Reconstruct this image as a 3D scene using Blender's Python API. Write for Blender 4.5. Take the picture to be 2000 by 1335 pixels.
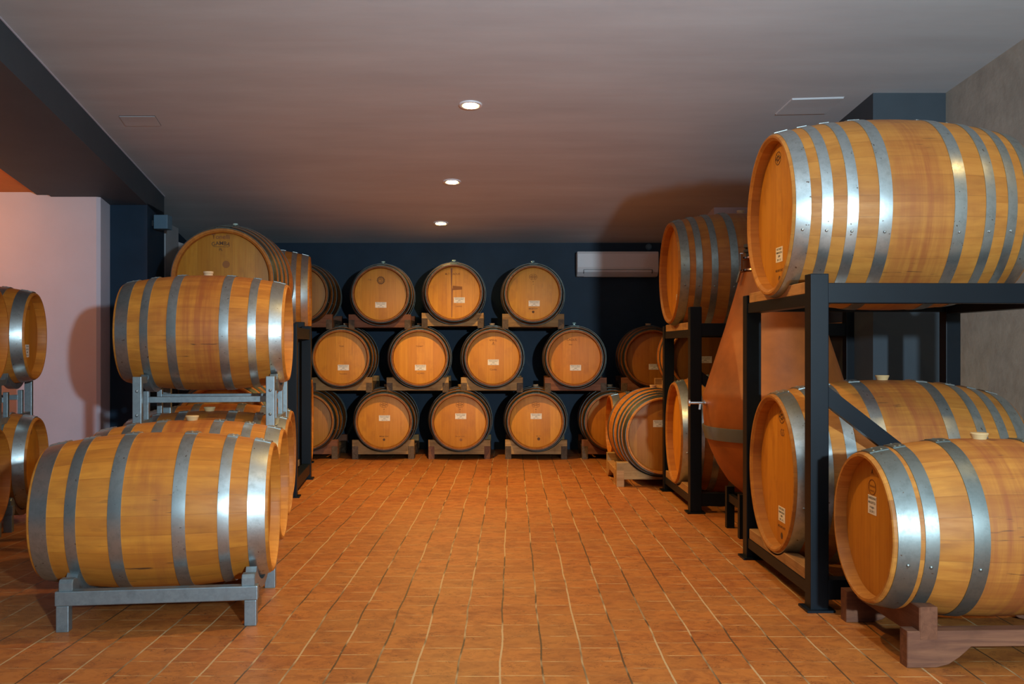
import bpy, bmesh, math, random
from mathutils import Vector, Matrix
random.seed(7)
for o in list(bpy.data.objects): bpy.data.objects.remove(o)
SC = bpy.context.scene
COL = SC.collection
R = math.radians
PI = math.pi
# ---------------------------------------------------------------- camera
cd = bpy.data.cameras.new('camera'); cam = bpy.data.objects.new('camera', cd); COL.objects.link(cam)
cam.location = (0, 0, 1.18); cam.rotation_euler = (R(90), 0, 0)
cd.sensor_width = 36; cd.lens = 36 * 1850 / 2000; cd.shift_y = 8.5 / 2000
SC.camera = cam
# ---------------------------------------------------------------- world and view
w = bpy.data.worlds.new('world'); SC.world = w; w.use_nodes = True
w.node_tree.nodes['Background'].inputs[0].default_value = (0.30, 0.42, 0.6, 1)
w.node_tree.nodes['Background'].inputs[1].default_value = 0.004
SC.view_settings.view_transform = 'Standard'; SC.view_settings.look = 'None'
SC.view_settings.gamma = 1; SC.view_settings.use_curve_mapping = False
SC.view_settings.exposure = 0.35
# ---------------------------------------------------------------- lights
def area(name, loc, tgt, size, power, col, shape='DISK', spread=180):
    l = bpy.data.lights.new(name, 'AREA'); l.shape = shape; l.size = size; l.energy = power; l.color = col
    l.spread = R(spread)
    o = bpy.data.objects.new(name, l); COL.objects.link(o); o.location = loc
    o.rotation_euler = (Vector(tgt) - Vector(loc)).to_track_quat('-Z', 'Y').to_euler()
    return o
# cool daylight-coloured photographer's lamp standing right of the camera
area('photo_lamp', (1.60, -1.50, 1.72), (-0.2, 6.0, 1.6), 0.14, 265, (0.66, 0.86, 1.0))
# weak broad cool fill added behind the camera
area('camera_fill', (-0.3, -2.2, 1.6), (-0.2, 4.0, 1.7), 1.8, 4, (0.55, 0.78, 1.0), 'SQUARE')
# cool spot added behind the camera, aimed up to brighten the ceiling
bl = bpy.data.lights.new('ceiling_fill', 'SPOT'); bl.energy = 650; bl.color = (0.80, 0.88, 1.0); bl.spot_size = R(74); bl.spot_blend = 1.0; bl.shadow_soft_size = 0.1
bo = bpy.data.objects.new('ceiling_fill', bl); COL.objects.link(bo); bo.location = (0.5, -0.2, 2.0); bo.rotation_euler = (R(90 + 34), 0, 0)
# orange lamp of the side bay, hanging out of view on the left
pl = bpy.data.lights.new('bay_lamp', 'POINT'); pl.energy = 26; pl.color = (1.0, 0.33, 0.05); pl.shadow_soft_size = 0.12
po = bpy.data.objects.new('bay_lamp', pl); COL.objects.link(po); po.location = (-4.90, 7.0, 2.25)
def ceil_z(y): return 1.18 + 2.487 - 0.12 * y          # sloping ceiling, falls towards the back
SPOTS = [(-0.29, 6.63), (-0.535, 8.46), (-0.747, 9.94), (-0.02, 4.8), (0.22, 3.0), (0.45, 1.2), (2.95, 3.4)]
SPOT_POWER = 95
SPOT_COL = (1.0, 0.60, 0.18)
for k, (x, y) in enumerate(SPOTS):
    l = bpy.data.lights.new('downlight_beam', 'SPOT'); l.energy = SPOT_POWER * (0.95, 1.9, 0.10, 1.2, 0.15, 0.05, 0.22)[k]; l.color = SPOT_COL
    l.spot_size = R(140); l.spot_blend = 0.9; l.shadow_soft_size = 0.035
    o = bpy.data.objects.new('downlight_beam', l); COL.objects.link(o); o.location = (x, y, ceil_z(y) - 0.045)

# ---------------------------------------------------------------- node helper
class NT:
    def __init__(s, name):
        s.m = bpy.data.materials.new(name); s.m.use_nodes = True; s.t = s.m.node_tree; s.n = s.t.nodes; s.l = s.t.links
        s.b = s.n['Principled BSDF']
    def add(s, ty, ins=None, **kw):
        nd = s.n.new(ty)
        for k, v in kw.items(): setattr(nd, k, v)
        for k, v in (ins or {}).items():
            s.put(nd.inputs[k], v)
        return nd
    def put(s, sock, v):
        if isinstance(v, bpy.types.NodeSocket): s.l.new(v, sock)
        elif isinstance(v, bpy.types.Node): s.l.new(v.outputs[0], sock)
        else:
            if sock.type == 'RGBA' and isinstance(v, tuple) and len(v) == 3: v = v + (1,)
            sock.default_value = v
    def math(s, op, a, b=0.0, c=0.0, clamp=False):
        nd = s.n.new('ShaderNodeMath'); nd.operation = op; nd.use_clamp = clamp
        s.put(nd.inputs[0], a); s.put(nd.inputs[1], b); s.put(nd.inputs[2], c)
        return nd.outputs[0]
    def mix(s, f, a, b, mode='MIX'):
        nd = s.n.new('ShaderNodeMix'); nd.data_type = 'RGBA'; nd.blend_type = mode
        s.put(nd.inputs[0], f); s.put(nd.inputs[6], a); s.put(nd.inputs[7], b)
        return nd.outputs[2]
    def noise(s, vec, scale, detail=4, rough=0.5, dist=0.0):
        return s.add('ShaderNodeTexNoise', {'Vector': vec, 'Scale': scale, 'Detail': detail, 'Roughness': rough, 'Distortion': dist}).outputs[0]
    def ramp(s, f, stops):
        nd = s.n.new('ShaderNodeValToRGB'); s.put(nd.inputs[0], f); e = nd.color_ramp.elements
        while len(e) < len(stops): e.new(0.5)
        for i, (p, c) in enumerate(stops):
            e[i].position = p; e[i].color = (c, c, c, 1) if not isinstance(c, tuple) else c + (1,)
        return nd.outputs[0]
    def comb(s, x, y, z): return s.add('ShaderNodeCombineXYZ', {0: x, 1: y, 2: z}).outputs[0]
    def obj_xyz(s):
        tc = s.add('ShaderNodeTexCoord'); sp = s.add('ShaderNodeSeparateXYZ', {0: tc.outputs['Object']})
        return tc.outputs['Object'], sp.outputs[0], sp.outputs[1], sp.outputs[2]
    def bump(s, h, strength, dist=0.01):
        nd = s.add('ShaderNodeBump', {'Height': h, 'Strength': strength, 'Distance': dist}); s.put(s.b.inputs['Normal'], nd)
    def set(s, col=None, rough=None, metal=None, spec=None, emis=None):
        if col is not None: s.put(s.b.inputs['Base Color'], col)
        if rough is not None: s.put(s.b.inputs['Roughness'], rough)
        if metal is not None: s.put(s.b.inputs['Metallic'], metal)
        if spec is not None: s.put(s.b.inputs['Specular IOR Level'], spec)
        if emis is not None:
            s.put(s.b.inputs['Emission Color'], emis[0]); s.b.inputs['Emission Strength'].default_value = emis[1]
        return s.m

def mat_staves(name, a, b, stain, nst, wide=0.13):
    t = NT(name); v, x, y, z = t.obj_xyz()
    rnd = t.add('ShaderNodeObjectInfo'); rr = rnd.outputs['Random']
    ang = t.math('MULTIPLY', t.math('ADD', t.math('DIVIDE', t.math('ARCTAN2', z, y), 2 * PI), 0.5), float(nst))
    wob = t.math('ADD', ang, t.math('MULTIPLY', rr, 0.7))
    idx = t.math('FLOOR', wob); fr = t.math('FRACT', wob)
    wn = t.add('ShaderNodeTexWhiteNoise', {'Vector': t.comb(idx, t.math('MULTIPLY', rr, 91.0), 3.0)}).outputs[0]
    off = t.math('MULTIPLY', wn, 17.0)
    gv = t.comb(t.math('ADD', t.math('MULTIPLY', x, 2.2), off), t.math('ADD', t.math('MULTIPLY', y, 34.0), t.math('MULTIPLY', rr, 40.0)), t.math('MULTIPLY', z, 34.0))
    g = t.noise(gv, 1.0, 5, 0.6, 0.3)
    g2 = t.noise(t.comb(t.math('MULTIPLY', x, 5.0), t.math('ADD', t.math('MULTIPLY', y, 9.0), off), t.math('MULTIPLY', z, 9.0)), 1.0, 4, 0.6)
    col = t.mix(t.ramp(g, [(0.3, 0.0), (0.7, 1.0)]), a, b)
    col = t.mix(t.math('MULTIPLY', t.math('POWER', wn, 2.0), 0.42), col, tuple(c * k for c, k in zip(b, (0.62, 0.50, 0.42))))
    col = t.mix(t.ramp(g2, [(0.48, 0.0), (0.74, 0.42)]), col, (0.20, 0.07, 0.02))
    big = t.noise(t.comb(t.math('ADD', x, t.math('MULTIPLY', rr, 30.0)), y, z), 3.0, 3, 0.6)
    # wine spilt round the bung runs down the belly: its own ragged shape, reddish
    top = t.ramp(t.math('MULTIPLY', t.math('ABSOLUTE', t.math('ADD', x, t.math('MULTIPLY', t.math('SUBTRACT', big, 0.5), 0.5))), 1.0), [(0.0, 1.0), (wide, 0.0)])
    strk = t.noise(t.comb(t.math('ADD', t.math('MULTIPLY', x, 28.0), t.math('MULTIPLY', rr, 50.0)), t.math('MULTIPLY', y, 1.6), t.math('MULTIPLY', z, 1.6)), 1.0, 4, 0.65)
    st = t.math('MULTIPLY', t.math('MULTIPLY', top, t.ramp(strk, [(0.36, 0.12), (0.62, 0.85)])), stain)
    col = t.mix(st, col, (0.28, 0.07, 0.022))
    sc = t.noise(t.comb(t.math('MULTIPLY', x, 7.0), t.math('ADD', t.math('MULTIPLY', y, 60.0), t.math('MULTIPLY', rr, 33.0)), t.math('MULTIPLY', z, 60.0)), 1.0, 2, 0.5)
    mid = t.ramp(t.math('ABSOLUTE', x), [(0.05, 1.0), (0.24, 0.0)])
    col = t.mix(t.math('MULTIPLY', t.math('MULTIPLY', t.ramp(sc, [(0.655, 0.0), (0.70, 0.8)]), mid), t.ramp(big, [(0.45, 0.0), (0.55, 1.0)])), col, (0.05, 0.025, 0.015))
    seam = t.ramp(t.math('ABSOLUTE', t.math('SUBTRACT', fr, 0.5)), [(0.47, 0.0), (0.495, 1.0)])
    col = t.mix(t.math('MULTIPLY', seam, 0.22), col, (0.08, 0.03, 0.012))
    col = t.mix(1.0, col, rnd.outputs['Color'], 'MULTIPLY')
    t.bump(t.math('SUBTRACT', t.math('MULTIPLY', g, 0.3), seam), 0.12, 0.0015)
    return t.set(col, t.ramp(g, [(0.2, 0.42), (0.8, 0.6)]), spec=0.35)

def mat_head(name, a, b):
    t = NT(name); v, x, y, z = t.obj_xyz()
    rnd = t.add('ShaderNodeObjectInfo'); rr = rnd.outputs['Random']
    u = t.math('ADD', t.math('DIVIDE', y, 0.088), t.math('MULTIPLY', rr, 9.0))
    idx = t.math('FLOOR', u); fr = t.math('FRACT', u)
    wn = t.add('ShaderNodeTexWhiteNoise', {'Vector': t.comb(idx, t.math('MULTIPLY', rr, 71.0), 1.0)}).outputs[0]
    off = t.math('MULTIPLY', wn, 13.0)
    g = t.noise(t.comb(t.math('MULTIPLY', y, 70.0), t.math('ADD', t.math('MULTIPLY', z, 3.0), off), t.math('MULTIPLY', rr, 40.0)), 1.0, 5, 0.6, 0.4)
    g2 = t.noise(t.comb(t.math('MULTIPLY', y, 7.0), t.math('ADD', t.math('MULTIPLY', z, 4.5), off), t.math('MULTIPLY', rr, 60.0)), 1.0, 4, 0.6)
    col = t.mix(t.ramp(g, [(0.3, 0.0), (0.7, 1.0)]), a, b)
    col = t.mix(t.math('MULTIPLY', wn, 0.5), col, tuple(c * k for c, k in zip(b, (0.72, 0.60, 0.45))))
    col = t.mix(t.ramp(g2, [(0.52, 0.0), (0.75, 0.45)]), col, (0.30, 0.10, 0.02))
    seam = t.ramp(t.math('ABSOLUTE', t.math('SUBTRACT', fr, 0.5)), [(0.48, 0.0), (0.495, 1.0)])
    col = t.mix(t.math('MULTIPLY', seam, 0.25), col, (0.12, 0.05, 0.02))
    col = t.mix(1.0, col, rnd.outputs['Color'], 'MULTIPLY')
    t.bump(g, 0.08, 0.002)
    return t.set(col, 0.5, spec=0.35)

def mat_hoop(name, c, r0, r1):
    t = NT(name); v, x, y, z = t.obj_xyz()
    rr = t.add('ShaderNodeObjectInfo').outputs['Random']
    vv = t.comb(t.math('ADD', t.math('MULTIPLY', x, 60.0), t.math('MULTIPLY', rr, 50.0)), t.math('MULTIPLY', y, 6.0), t.math('MULTIPLY', z, 6.0))
    n = t.noise(vv, 1.0, 4, 0.6); n2 = t.noise(v, 26.0, 4, 0.7)
    col = t.mix(t.ramp(n2, [(0.45, 0.0), (0.72, 0.45)]), c, tuple(k * 0.42 for k in c))
    col = t.mix(t.ramp(t.noise(v, 55.0, 2, 0.5), [(0.70, 0.0), (0.74, 0.8)]), col, (0.10, 0.045, 0.02))
    t.bump(n, 0.06, 0.002)
    return t.set(col, t.math('ADD', r0, t.math('MULTIPLY', n2, r1)), 0.9)

def mat_oldwood(name, a, b, long_axis=1):
    t = NT(name); v, x, y, z = t.obj_xyz(); rr = t.add('ShaderNodeObjectInfo').outputs['Random']
    s = [30.0, 30.0, 30.0]; s[long_axis] = 2.5
    g = t.noise(t.comb(t.math('ADD', t.math('MULTIPLY', x, s[0]), t.math('MULTIPLY', rr, 50.0)), t.math('MULTIPLY', y, s[1]), t.math('MULTIPLY', z, s[2])), 1.0, 5, 0.6, 1.2)
    n = t.noise(t.comb(x, t.math('ADD', y, t.math('MULTIPLY', rr, 20.0)), z), 7.0, 4, 0.6)
    col = t.mix(t.ramp(g, [(0.3, 0.0), (0.66, 1.0)]), a, b)
    col = t.mix(t.ramp(n, [(0.5, 0.0), (0.75, 0.7)]), col, tuple(k * 0.3 for k in a))
    col = t.mix(t.math('MULTIPLY', rr, 0.45), col, tuple(k * 0.45 for k in b))
    t.bump(g, 0.3, 0.003)
    return t.set(col, 0.72, spec=0.25)

def mat_paint(name, c, rough, var=0.15, bump=0.0, scale=6.0, spec=0.4, bscale=60):
    t = NT(name); tc = t.add('ShaderNodeTexCoord'); v = tc.outputs['Object']
    n = t.noise(v, scale, 5, 0.6)
    col = t.mix(t.ramp(n, [(0.3, 0.0), (0.75, 1.0)]), tuple(k * (1 + var) for k in c), tuple(k * (1 - var) for k in c))
    if bump: t.bump(t.noise(v, bscale, 4, 0.6), bump, 0.004)
    return t.set(col, rough, spec=spec)

def mat_steel(name, c, r):
    t = NT(name); v, x, y, z = t.obj_xyz(); n = t.noise(v, 14.0, 5, 0.65)
    vo = t.add('ShaderNodeTexVoronoi', {'Vector': v, 'Scale': 70.0}).outputs['Color']
    bw = t.add('ShaderNodeRGBToBW', {0: vo}).outputs[0]
    col = t.mix(t.math('MULTIPLY', bw, 0.35), c, tuple(k * 0.6 for k in c))
    col = t.mix(t.ramp(n, [(0.5, 0.0), (0.75, 0.5)]), col, (0.12, 0.11, 0.10))
    return t.set(col, t.math('ADD', r, t.math('MULTIPLY', n, 0.25)), 0.75)

def mat_floor():
    t = NT('terracotta_tiles'); v, x, y, z = t.obj_xyz()
    W = 0.1545
    wx = t.math('MULTIPLY', t.math('SUBTRACT', t.noise(t.comb(t.math('MULTIPLY', x, 0.3), y, 0.0), 2.2, 2), 0.5), 0.022)
    u = t.math('DIVIDE', t.math('ADD', t.math('ADD', x, 0.042), wx), W)
    ci = t.math('FLOOR', u)
    band = t.math('FLOOR', t.math('DIVIDE', y, W * 7))
    jn = t.add('ShaderNodeTexWhiteNoise', {'Vector': t.comb(t.math('FLOOR', t.math('DIVIDE', ci, 3.0)), 5.0, 1.0)}).outputs[0]
    joff = t.math('MULTIPLY', t.math('GREATER_THAN', jn, 0.62), 0.5)
    jn2 = t.add('ShaderNodeTexWhiteNoise', {'Vector': t.comb(ci, 9.0, 4.0)}).outputs[0]
    vv = t.math('ADD', t.math('ADD', t.math('DIVIDE', y, W), joff), t.math('MULTIPLY', jn2, 0.10))
    ri = t.math('FLOOR', vv)
    fu = t.math('ABSOLUTE', t.math('SUBTRACT', t.math('FRACT', u), 0.5)); fv = t.math('ABSOLUTE', t.math('SUBTRACT', t.math('FRACT', vv), 0.5))
    en = t.math('MULTIPLY', t.math('SUBTRACT', t.noise(v, 45.0, 3), 0.5), 0.018)
    gu = t.math('GREATER_THAN', t.math('ADD', fu, en), 0.477)
    gv = t.math('GREATER_THAN', t.math('ADD', fv, en), 0.480)
    wn = t.add('ShaderNodeTexWhiteNoise', {'Vector': t.comb(ci, ri, 2.0)})
    tile = t.mix(wn.outputs[0], (0.36, 0.108, 0.020), (0.45, 0.145, 0.027))
    n1 = t.noise(t.comb(t.math('MULTIPLY', x, 0.8), y, t.math('MULTIPLY', wn.outputs[0], 5.0)), 17.0, 5, 0.65, 0.6)
    tile = t.mix(t.ramp(n1, [(0.44, 0.0), (0.66, 0.68)]), tile, (0.20, 0.045, 0.010))
    n3 = t.noise(v, 2.0, 3, 0.6)
    tile = t.mix(t.ramp(n3, [(0.35, 0.0), (0.7, 0.35)]), tile, (0.46, 0.21, 0.05))
    # short dark worm-like marks pressed in the glaze
    n2 = t.noise(t.comb(t.math('MULTIPLY', x, 0.55), y, t.math('MULTIPLY', wn.outputs[0], 9.0)), 30.0, 3, 0.5, 1.6)
    ln = t.ramp(t.math('ABSOLUTE', t.math('SUBTRACT', n2, 0.5)), [(0.0, 1.0), (0.022, 0.0)])
    ln = t.math('MULTIPLY', ln, t.ramp(t.noise(v, 11.0, 2), [(0.48, 0.0), (0.56, 1.0)]))
    tile = t.mix(t.math('MULTIPLY', ln, 0.75), tile, (0.07, 0.018, 0.008))
    gn = t.noise(t.comb(x, t.math('MULTIPLY', y, 0.3), 0.0), 5.0, 3, 0.6)
    gc_u = t.mix(t.ramp(gn, [(0.46, 0.0), (0.54, 1.0)]), (0.50, 0.33, 0.16), (0.10, 0.05, 0.02))
    gc_v = t.mix(t.ramp(t.noise(v, 9.0, 3), [(0.42, 0.0), (0.55, 1.0)]), (0.55, 0.34, 0.14), (0.34, 0.13, 0.035))
    col = t.mix(gv, tile, gc_v); col = t.mix(gu, col, gc_u)
    dirt = t.ramp(t.noise(v, 60.0, 2), [(0.765, 0.0), (0.79, 0.7)])
    col = t.mix(dirt, col, (0.6, 0.5, 0.36))
    g = t.math('MAXIMUM', gu, gv)
    t.bump(t.math('SUBTRACT', t.math('MULTIPLY', n1, 0.4), g), 0.35, 0.004)
    return t.set(col, t.math('ADD', 0.40, t.math('MULTIPLY', n1, 0.2)), spec=0.4)

def mat_ceiling():
    t = NT('painted_ceiling'); v, x, y, z = t.obj_xyz()
    n = t.noise(t.comb(t.math('MULTIPLY', x, 0.22), y, z), 3.2, 5, 0.6)
    n2 = t.noise(t.comb(t.math('MULTIPLY', x, 0.5), t.math('MULTIPLY', y, 7.0), z), 2.0, 4, 0.6)
    col = t.mix(t.ramp(n, [(0.3, 0.0), (0.7, 1.0)]), (0.60, 0.65, 0.67), (0.50, 0.535, 0.555))
    col = t.mix(t.ramp(n2, [(0.4, 0.0), (0.8, 0.25)]), col, (0.60, 0.555, 0.545))
    t.bump(t.noise(v, 40, 3), 0.04, 0.003)
    return t.set(col, 0.75, spec=0.2)

M = {}
M['stave_b'] = mat_staves('oak_staves', (0.60, 0.25, 0.036), (0.45, 0.155, 0.020), 0.55, 26, 0.15)
M['stave_w'] = mat_staves('wine_stained_staves', (0.58, 0.245, 0.040), (0.42, 0.148, 0.022), 1.0, 26, 0.26)
M['stave_t'] = mat_staves('tonneau_staves', (0.56, 0.25, 0.047), (0.44, 0.17, 0.028), 0.85, 30, 0.24)
M['head'] = mat_head('oak_head', (0.70, 0.35, 0.040), (0.58, 0.25, 0.020))
M['hoop'] = mat_hoop('galvanised_hoop', (0.46, 0.52, 0.52), 0.24, 0.2)
M['hoop_dull'] = mat_hoop('dark_weathered_hoop', (0.11, 0.13, 0.115), 0.36, 0.25)
M['hoop_mid'] = mat_hoop('weathered_hoop', (0.24, 0.28, 0.27), 0.32, 0.22)
M['cradle'] = mat_oldwood('cradle_beam_wood', (0.54, 0.33, 0.13), (0.32, 0.17, 0.06), 1)
M['cradle_red'] = mat_oldwood('reddish_beam_wood', (0.30, 0.12, 0.06), (0.17, 0.065, 0.032), 1)
M['runner'] = mat_oldwood('runner_wood', (0.20, 0.135, 0.085), (0.10, 0.062, 0.036), 0)
M['runner_red'] = mat_oldwood('reddish_runner_wood', (0.30, 0.13, 0.065), (0.15, 0.06, 0.035), 0)
M['board'] = mat_oldwood('saddle_board_wood', (0.55, 0.30, 0.12), (0.36, 0.17, 0.06), 1)
M['black'] = mat_paint('blue_black_steel_paint', (0.0015, 0.0052, 0.0095), 0.45, 0.2, spec=0.22)
M['galv'] = mat_steel('galvanised_tube', (0.28, 0.345, 0.37), 0.30)
M['navy'] = mat_paint('navy_wall_paint', (0.012, 0.032, 0.058), 0.6, 0.18, 0.12, 3.0, 0.3)
M['slate'] = mat_paint('slate_paint', (0.050, 0.066, 0.080), 0.6, 0.1, 0.08, 3.0, 0.3)
M['white'] = mat_paint('white_plaster', (0.60, 0.60, 0.68), 0.8, 0.04, 0.25, 3.0, 0.2, 18)
M['greyplaster'] = mat_paint('rough_grey_plaster', (0.40, 0.36, 0.30), 0.85, 0.18, 1.0, 5.0, 0.2, 14)
M['orange_lit'] = mat_paint('orange_lit_ceiling', (0.55, 0.20, 0.03), 0.7, 0.1, 0.1, 3.0)  # orange lamplight on the bay ceiling, put into its base colour
M['palegrey'] = mat_paint('pale_grey_paint', (0.33, 0.37, 0.40), 0.7, 0.1, 0.1, 3.0)
M['whitepl'] = mat_paint('white_plastic', (0.80, 0.82, 0.84), 0.45, 0.02)
M['darkpl'] = mat_paint('dark_plastic', (0.03, 0.035, 0.04), 0.5, 0.05)
M['bluebox'] = mat_paint('blue_grey_plastic', (0.10, 0.19, 0.26), 0.5, 0.05)
M['ceiling'] = mat_ceiling(); M['floor'] = mat_floor()
M['terracotta'] = mat_paint('orange_terracotta', (0.31, 0.085, 0.013), 0.5, 0.35, 0.15, 4.0, 0.4, 30)
M['band'] = mat_paint('dark_grey_band', (0.10, 0.105, 0.09), 0.5, 0.1)
M['chrome'] = NT('polished_steel').set((0.80, 0.78, 0.74), 0.15, 1.0)
M['copper'] = NT('brown_metal').set((0.30, 0.12, 0.06), 0.3, 0.9)
M['cream'] = NT('cream_silicone').set((0.60, 0.42, 0.20), 0.5)
M['cork'] = NT('cork').set((0.62, 0.42, 0.24), 0.8)
M['glass'] = NT('pale_green_bung').set((0.42, 0.60, 0.55), 0.1)
M['paper'] = mat_paint('paper_sticker', (0.80, 0.76, 0.66), 0.7, 0.03)
M['ink'] = NT('branded_ink').set((0.10, 0.045, 0.02), 0.8)
M['ink_soft'] = NT('faded_brand').set((0.28, 0.11, 0.03), 0.8)
M['print'] = NT('printed_ink').set((0.06, 0.06, 0.055), 0.8)
M['crack'] = NT('wine_seep_mark').set((0.20, 0.06, 0.012), 0.6)
M['lamp'] = NT('lamp_glow').set((1, 1, 1), 0.5, emis=((1.0, 0.78, 0.30, 1), 45))

# ---------------------------------------------------------------- mesh helpers
def mesh_obj(name, bm, m, parent=None, smooth=None, link=True):
    me = bpy.data.meshes.new(name); bm.to_mesh(me); bm.free(); me.materials.append(m)
    return from_mesh(name, me, parent)
def from_mesh(name, me, parent=None):
    o = bpy.data.objects.new(name, me); COL.objects.link(o)
    if parent: o.parent = parent
    return o
def thing(name, label, cat, loc=(0, 0, 0), rz=0, group=None):
    o = bpy.data.objects.new(name, None); COL.objects.link(o); o.empty_display_size = 0.1
    o.location = loc; o.rotation_euler = (0, 0, rz); tag(o, label, cat, group); return o
def tag(o, label, cat, group=None):
    o['label'] = label; o['category'] = cat
    if group: o['group'] = group
    return o
def struct(name, bm, m):
    o = mesh_obj(name, bm, m); o['kind'] = 'structure'; return o
def box(bm, x0, x1, y0, y1, z0, z1, mat=None, bev=0.0):
    vs = [bm.verts.new(p) for p in [(x0, y0, z0), (x1, y0, z0), (x1, y1, z0), (x0, y1, z0), (x0, y0, z1), (x1, y0, z1), (x1, y1, z1), (x0, y1, z1)]]
    fs = [bm.faces.new([vs[i] for i in f]) for f in [(0, 3, 2, 1), (4, 5, 6, 7), (0, 1, 5, 4), (1, 2, 6, 5), (2, 3, 7, 6), (3, 0, 4, 7)]]
    if mat is not None:
        for v in vs: v.co = mat @ v.co
    if bev:
        es = list({e for f in fs for e in f.edges}); bmesh.ops.bevel(bm, geom=es, offset=bev, segments=2, affect='EDGES', profile=0.6)
    return bm
def prism(bm, pts, axis, a, b, bev=0.0):
    """closed outline pts (2-D) extruded along axis from a to b. axis 'y': pts=(x,z); 'x': pts=(y,z); 'z': pts=(x,y)"""
    def P(p, h):
        return {'y': (p[0], h, p[1]), 'x': (h, p[0], p[1]), 'z': (p[0], p[1], h)}[axis]
    A = [bm.verts.new(P(p, a)) for p in pts]; B = [bm.verts.new(P(p, b)) for p in pts]
    n = len(pts); fs = [bm.faces.new(A), bm.faces.new(B[::-1])]
    for i in range(n): fs.append(bm.faces.new([A[i], B[i], B[(i + 1) % n], A[(i + 1) % n]]))
    bmesh.ops.recalc_face_normals(bm, faces=fs)
    if bev:
        es = list({e for f in fs[:2] for e in f.edges}); bmesh.ops.bevel(bm, geom=es, offset=bev, segments=1, affect='EDGES')
def lathe(bm, prof, axis='x', n=96, closed=False, origin=(0, 0, 0), smooth=True, crisp=0.5):
    """prof: list of (s, r) along axis"""
    rings = []
    for s, r in prof:
        ring = []
        for i in range(n):
            t = 2 * PI * i / n; c, d = r * math.cos(t), r * math.sin(t)
            p = {'x': (s, c, d), 'z': (c, d, s), 'y': (c, s, d)}[axis]
            ring.append(bm.verts.new(Vector(p) + Vector(origin)))
        rings.append(ring)
    fs = []
    m = len(rings)
    for k in range(m if closed else m - 1):
        a, b = rings[k], rings[(k + 1) % m]
        for i in range(n):
            f = bm.faces.new([a[i], a[(i + 1) % n], b[(i + 1) % n], b[i]]); f.smooth = smooth; fs.append(f)
    if not closed:
        if prof[0][1] > 1e-6: fs.append(bm.faces.new(rings[0]))
        if prof[-1][1] > 1e-6: fs.append(bm.faces.new(rings[-1]))
    bmesh.ops.recalc_face_normals(bm, faces=fs)
    # ring edges where the outline turns sharply stay crisp
    K = len(prof)
    for k in range(K):
        if not closed and k in (0, K - 1):
            sharp = True
        else:
            a, b, c = prof[k - 1], prof[k], prof[(k + 1) % K]
            d1 = math.atan2(b[1] - a[1], b[0] - a[0]); d2 = math.atan2(c[1] - b[1], c[0] - b[0])
            sharp = abs((d2 - d1 + PI) % (2 * PI) - PI) > crisp
        if sharp:
            ring = rings[k]
            for i in range(n):
                e = bm.edges.get((ring[i], ring[(i + 1) % n]))
                if e: e.smooth = False
def tube(bm, pts, w, h=None):
    """square tube swept along pts lying in a plane; section w wide sideways, h high"""
    h = h or w; rows = []
    for i, p in enumerate(pts):
        p = Vector(p); d = (Vector(pts[min(i + 1, len(pts) - 1)]) - Vector(pts[max(i - 1, 0)])).normalized()
        up = Vector((0, 0, 1)) if abs(d.z) < 0.95 else Vector((1, 0, 0))
        s = d.cross(up).normalized(); u = s.cross(d).normalized()
        rows.append([bm.verts.new(p + a * s * w / 2 + b * u * h / 2) for a, b in ((-1, -1), (1, -1), (1, 1), (-1, 1))])
    fs = [bm.faces.new(rows[0][::-1]), bm.faces.new(rows[-1])]
    for a, b in zip(rows, rows[1:]):
        for i in range(4): fs.append(bm.faces.new([a[i], a[(i + 1) % 4], b[(i + 1) % 4], b[i]]))
    bmesh.ops.recalc_face_normals(bm, faces=fs)
_txt = {}
def text_mesh(s, size, arc=None, sx=1.0):
    """letters as a thin mesh in the plane x=const facing -x: u -> -y, v -> z; arc = radius bends the line"""
    key = (s, size, arc, sx)
    if key in _txt: return _txt[key]
    cu = bpy.data.curves.new('letters', 'FONT'); cu.body = s; cu.size = size; cu.align_x = 'CENTER'; cu.align_y = 'CENTER'; cu.offset = size * 0.012
    o = bpy.data.objects.new('letters', cu); COL.objects.link(o)
    dg = bpy.context.evaluated_depsgraph_get(); me = bpy.data.meshes.new_from_object(o.evaluated_get(dg))
    for v in me.vertices:
        u, q = v.co.x * sx, v.co.y
        if arc:
            t = u / arc; u, q = (arc + q) * math.sin(t), (arc + q) * math.cos(t) - arc
        v.co = Vector((0, -u, q))
    bpy.data.objects.remove(o); bpy.data.curves.remove(cu)
    me.materials.clear()
    _txt[key] = me; return me
def text(s, size, m, parent, y, z, x, name='lettering', arc=None, sx=1.0):
    me = text_mesh(s, size, arc, sx).copy(); me.materials.append(m)
    o = from_mesh(name, me, parent); o.location = (x, y, z); return o
def ring2d(bm, x, cy, cz, ry, rz, wd, n=40):
    a = [bm.verts.new((x, cy + ry * math.cos(2 * PI * i / n), cz + rz * math.sin(2 * PI * i / n))) for i in range(n)]
    b = [bm.verts.new((x, cy + (ry - wd) * math.cos(2 * PI * i / n), cz + (rz - wd) * math.sin(2 * PI * i / n))) for i in range(n)]
    for i in range(n): bm.faces.new([a[i], a[(i + 1) % n], b[(i + 1) % n], b[i]])
def quad2d(bm, x, pts): bm.faces.new([bm.verts.new((x, p[0], p[1])) for p in pts])

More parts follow.
